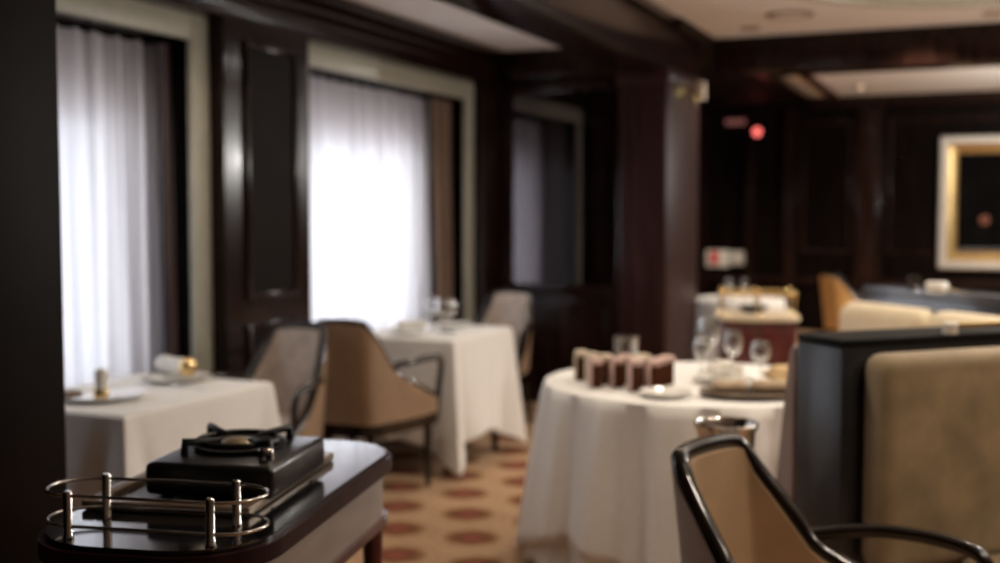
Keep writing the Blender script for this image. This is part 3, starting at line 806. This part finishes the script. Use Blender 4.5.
b = MB(); b.lathe([(0, .002), (.17, .002), (.195, .012), (.20, .018), (.195, .02), (.165, .008), (0, .007)], n=48, sy=.62); b.build('dish', M['tray_dark'], tr2, ang=60)
b = MB(); b.tube([(.20*math.cos(2*PI*k/40), .125*math.sin(2*PI*k/40), .0195) for k in range(40)], .004, 8, closed=True); b.build('rim', M['bronze'], tr2, ang=180)
napkin_roll((-.935, 4.205, ZR+.038), (-.822, 4.255, ZR+.038), .026, 'beige napkin roll at the left on the dark tray', 0, 'napkin_tan', 'beige napkins on the tray')
napkin_roll((-.80, 4.268, ZR+.038), (-.665, 4.325, ZR+.038), .026, 'beige napkin roll on the dark tray, partition side', 0, 'napkin_tan', 'beige napkins on the tray')

# wine bucket on a floor stand
wb = thing('wine_bucket', 'polished steel wine bucket peeping over the close-up armchair', 'bucket', (-.635, 3.02, .625))
b = MB(); b.lathe([(0, 0), (.055, 0), (.06, .01), (.072, .18), (.076, .235), (.083, .248), (.085, .258), (.080, .262), (.074, .256), (.069, .18), (.056, .012), (0, .01)], n=40); b.build('bowl', M['chrome'], wb, ang=50)
ws = thing('bucket_stand', 'steel floor stand carrying the wine bucket', 'stand', (-.635, 3.02, 0))
b = MB(); b.lathe([(.0, 0), (.13, 0), (.13, .012), (.03, .03), (.016, .06), (.014, .58), (.03, .610), (.06, .6245), (0, .6245)], n=32); b.build('pedestal', M['chrome'], ws, ang=50)

# things on the far cloth table and on the ledges
wine_glass((-1.93, 9.24, .755), .16, .034, 'small glass on the distant cream table, pillar side', 'glasses on the distant table')
wine_glass((-1.80, 9.20, .755), .16, .034, 'small glass on the distant cream table, trolley side', 'glasses on the distant table')
b = MB(); b.lathe([(0, 0), (.05, 0), (.09, .03), (.095, .04), (.05, .012), (0, .01)], n=28)
tag(b.build('bowl', M['tray_dark'], loc=(-1.33, 7.07, .832), ang=60), 'dark shallow bowl on the distant mahogany trolley', 'bowl')
b = MB(); b.lathe([(0, 0), (.04, 0), (.048, .02), (.047, .045), (.04, .05), (.036, .04), (0, .02)], n=24)
tag(b.build('ceramic_bowl', M['wax'], loc=(-.215, 5.43, 1.086), ang=60), 'small pale bowl on the glossy ledge behind the cream cushions', 'bowl')
b = MB(); b.lathe([(0, 0), (.025, 0), (.012, .02), (.03, .05), (.026, .07), (0, .072)], n=20)
tag(b.build('table_ornament', M['tray_dark'], loc=(-.315, 5.53, 1.086), ang=60), 'little dark ornament on the glossy ledge', 'ornament')
br = thing('brass_rail', 'short brass rail with pale end bracket on the near partition top', 'rail', (-.105, 3.665, 1.081), R(45))
b = MB(); b.lathe([(0, 0), (.022, 0), (.022, .030), (.016, .035), (0, .035)], (0, 0, 0), 20); o = b.build('bracket', M['wax'], br); o['label'] = 'pale end bracket'
b = MB(); b.tube([(.02, 0, .024), (1.2, 0, .024)], .009, 12); b.build('rail', M['brass'], br)
b = MB(); b.lathe([(0, 0), (.022, 0), (.022, .030), (.016, .035), (0, .035)], (1.21, 0, 0), 20); b.build('bracket', M['wax'], br)

# painting on the far wall
pf = thing('framed_painting', 'large dark painting in a wide gilt frame on the far wall', 'painting', (.36, YF-.001, 1.56))
HX, HZ = .925, .765
def mitre(mb, hx, hz, prof):
    """picture-frame moulding: prof = [(inset from the outer edge, projection)]"""
    corners = [(-1, -1), (1, -1), (1, 1), (-1, 1)]
    V = [[mb.bm.verts.new((sx*(hx-i), -pr, sz*(hz-i))) for i, pr in prof] for sx, sz in corners]
    for k in range(4):
        A, B = V[k], V[(k+1) % 4]
        for j in range(len(prof)-1): mb.bm.faces.new((A[j], A[j+1], B[j+1], B[j]))
b = MB(); mitre(b, HX, HZ, [(0, .028), (0, .075), (.02, .09), (.075, .085), (.09, .07)]); b.build('outer_frame', M['silver_leaf'], pf, ang=30)
b = MB(); mitre(b, HX, HZ, [(.09, .07), (.10, .075), (.13, .06), (.17, .035), (.19, .04), (.20, .03)]); b.build('inner_frame', M['gilt'], pf, ang=30)
b = MB(); b.box(-HX+.01, HX-.01, -.029, -.002, -HZ+.01, HZ-.01); cv = b.build('canvas', M['canvas'], pf, smooth=False)
b = MB(); b.lathe([(0, -.002), (.05, -.002), (.055, .0), (.04, .002), (0, .002)], (0, 0, 0), 24)
o = b.build('russet_patch', M['canvas_mark'], cv); o.rotation_euler.x = R(90); o.location = (-.43, -.031, -.20)
b = MB(); b.box(-HX+.205, HX-.205, -.031, -.029, -HZ+.205, -HZ+.24); b.build('grey_strip', M['canvas_pale'], cv)

# wall fittings at the far end
sg = thing('wall_sign', 'white wall sign with a red square in the middle, far end', 'sign', (-3.20, YF-.001, .868))
b = MB(); b.box(-.19, .19, -.02, 0, -.105, .105, .006); b.build('board', M['white_plastic'], sg)
b = MB(); b.box(-.05, .05, -.024, -.02, -.07, .085, .002); o = b.build('red_square', M['red_plastic'], sg); o['label'] = 'red square'
sw = thing('wall_switch', 'white square switch plate beside the wall sign', 'switch', (-2.905, YF-.001, .878))
b = MB(); b.box(-.085, .085, -.012, 0, -.085, .085, .006); b.build('plate', M['white_plastic'], sw)
b = MB(); b.box(-.03, .03, -.02, -.012, -.045, .045, .004); b.build('rocker', M['white_plastic'], sw)
es = thing('illuminated_sign', 'dim pink lit strip sign high on the far wall', 'sign', (-2.945, YF-.001, 2.565))
b = MB(); b.box(-.15, .15, -.06, 0, -.06, .06, .006); b.build('housing', M['wood_panel'], es)
b = MB(); b.box(-.125, .125, -.064, -.06, -.035, .035); o = b.build('lit_face', M['sign_dim'], es)
rl = thing('red_lamp', 'small round red glowing lamp high on the far wall', 'lamp', (-2.672, YF-.052, 2.435))
b = MB(); b.lathe([(0, 0), (.07, 0), (.07, .02), (.055, .03)], n=24); o = b.build('base', M['wood_panel'], rl); o.rotation_euler.x = R(90)
b = MB(); b.lathe([(.055, .022), (.05, .04), (.03, .052), (0, .055)], n=24); o = b.build('lens', M['red_led'], rl); o.rotation_euler.x = R(90)
sc_ = thing('wall_sconce', 'small cream box sconce on the side of the wooden pillar', 'lamp', (-2.10, 8.72, 2.37))
b = MB(); b.box(.0, .012, -.04, .04, -.10, .08, .004); b.build('back_plate', M['brass'], sc_)
b = MB(); b.box(.015, .075, -.032, .032, -.07, .07, .008); b.build('lamp_shade', M['velvet'], sc_)
b = MB(); b.box(.010, .02, -.012, .012, -.02, .02); b.build('bracket', M['brass'], sc_)

# ceiling fittings
cs = thing('ceiling_speaker', 'round pale speaker grille in the ceiling beside the beam', 'speaker', (-1.33, 8.29, 2.829))
b = MB(); b.lathe([(.12, 0), (.165, 0), (.165, -.008), (.15, -.014), (.12, -.012)], n=40); b.build('rim', M['bronze'], cs)
b = MB(); b.lathe([(0, -.010), (.12, -.010), (.12, -.002), (0, -.002)], n=40); b.build('grille', M['ceil'], cs)
DL = [(-1.70, 8.79, 2.83, 'small ceiling lamp at the corner of beam and cross beam'), (-.02, 8.80, 2.83, 'small ceiling lamp near the cross beam above the painting side'),
      (-1.35, 13.3, 2.83, 'small lamp on the far ceiling, pillar side'), (-.55, 11.6, 2.83, 'small lamp on the far ceiling above the painting'),
      (-1.2, 5.6, 2.83, 'ceiling lamp over the round table, out of the picture')]
for i, (x, y, z, lb) in enumerate(DL[:4]):
    d = thing('ceiling_lamp', lb, 'lamp', (x, y, z-.001), 0, 'small recessed ceiling lamps')
    b = MB(); b.lathe([(.045, 0), (.075, 0), (.075, -.006), (.062, -.012), (.045, -.008)], n=28); b.build('rim', M['bronze'], d)
    b = MB(); b.lathe([(0, -.004), (.045, -.004), (.045, -.001), (0, -.001)], n=24); b.build('bulb', M['lamp_on'] if i > 1 else M['white_plastic'], d)
b = MB()
for rr, z0, z1 in ((1.50, -.05, 0), (1.38, -.03, 0)):
    b.lathe([(rr-.10, z1), (rr-.09, z0*.7), (rr-.04, z0), (rr, z0*.6), (rr, z1)], n=96)
o = tag(b.build('ceiling_ring', M['cream_trim'], loc=(.15, 6.78, 2.829), ang=50), 'wide olive-cream moulded ring on the middle ceiling', 'ceiling ring'); o['kind'] = 'structure'

# ---------------------------------------------------------------- light
def area(name, loc, rot, sx, sy, power, col, spread=180):
    l = bpy.data.lights.new(name, 'AREA'); l.shape = 'RECTANGLE'; l.size = sx; l.size_y = sy; l.energy = power; l.color = col; l.spread = R(spread)
    o = bpy.data.objects.new(name, l); COL.objects.link(o); o.location = loc; o.rotation_euler = rot; return o
DAY = (.93, .95, 1.0)
# daylight just outside each glazed opening, facing +X
area('daylight', (-4.06, 3.47, 1.22), (0, R(-90), 0), 1.35, 1.9, 17, DAY)
area('daylight', (-4.06, 6.50, 1.22), (0, R(-90), 0), 1.35, 1.7, 27, DAY)
area('daylight', (-4.06, 9.08, 1.22), (0, R(-90), 0), 1.35, 1.0, 10, DAY)
def lamp(loc, power, col=(1, .84, .67), r=.06, ang=130, blend=.8):
    l = bpy.data.lights.new('downlight_and_fill', 'SPOT'); l.energy = power; l.color = col; l.shadow_soft_size = r; l.spot_size = R(ang); l.spot_blend = blend
    o = bpy.data.objects.new('downlight_and_fill', l); COL.objects.link(o); o.location = loc; return o
for x, y, p in ((-1.1, 3.6, 60), (-1.2, 5.6, 60), (.2, 4.4, 50), (1.6, 3.0, 55), (.2, 7.2, 70), (-.8, 7.3, 10), (1.8, 6.0, 60)):
    lamp((x, y, 2.80), p)
for x, y, p in ((-1.35, 13.3, 40), (-.55, 11.6, 60), (.8, 12.6, 50), (-1.2, 10.6, 40)):
    lamp((x, y, 2.80), p)
lamp((-2.9, 4.2, 2.60), 22); lamp((-2.9, 6.6, 2.60), 22)
lamp((-2.9, 12.6, 2.70), 130)  # added spot that brightens the wall sign
lamp((-1.75, 9.0, 2.70), 30)  # added spot that brightens the far cloth table
def bulb(loc, power, col=(1, .96, .90), r=.12):
    l = bpy.data.lights.new('ceiling_fill', 'POINT'); l.energy = power; l.color = col; l.shadow_soft_size = r
    o = bpy.data.objects.new('ceiling_fill', l); COL.objects.link(o); o.location = loc
bulb((.9, 5.6, 2.15), 75); bulb((2.2, 8.0, 2.0), 95); bulb((1.6, 12.0, 2.1), 190);  # added unseen point lights that brighten the ceilings
lamp((-.5, 9.0, 2.8), 80); lamp((.7, 2.3, 2.8), 60)  # added unseen spots that brighten the far and close-up armchairs
l = bpy.data.lights.new('pillar_patch_light', 'POINT'); l.energy = .12; l.color = (1, .78, .22); l.shadow_soft_size = .02
o = bpy.data.objects.new('pillar_patch_light', l); COL.objects.link(o); o.location = (-2.05, 8.42, 2.34)  # added point light apart from the sconce, makes the pillar's yellow patch

w = bpy.data.worlds.new('overcast'); C.world = w; w.use_nodes = True
w.node_tree.nodes['Background'].inputs['Color'].default_value = (.75, .82, .95, 1)
w.node_tree.nodes['Background'].inputs['Strength'].default_value = 1.0

# ---------------------------------------------------------------- camera
cam = bpy.data.cameras.new('camera'); co = bpy.data.objects.new('camera', cam); COL.objects.link(co)
co.location = (0, 0, 1.44); co.rotation_euler = (R(90)-math.atan(68.5/1150), 0, R(23.1))
cam.sensor_width = 36; cam.lens = 41.4; cam.clip_start = .05
cam.dof.use_dof = True; cam.dof.focus_distance = 1.75; cam.dof.aperture_fstop = 2.2
C.camera = co
C.view_settings.view_transform = 'Standard'; C.view_settings.look = 'None'
C.view_settings.exposure = .25; C.view_settings.gamma = 1; C.view_settings.use_curve_mapping = False
C.cycles.use_denoising = True
C.cycles.max_bounces = 10; C.cycles.diffuse_bounces = 5; C.cycles.transparent_max_bounces = 12
C.cycles.sample_clamp_indirect = 6
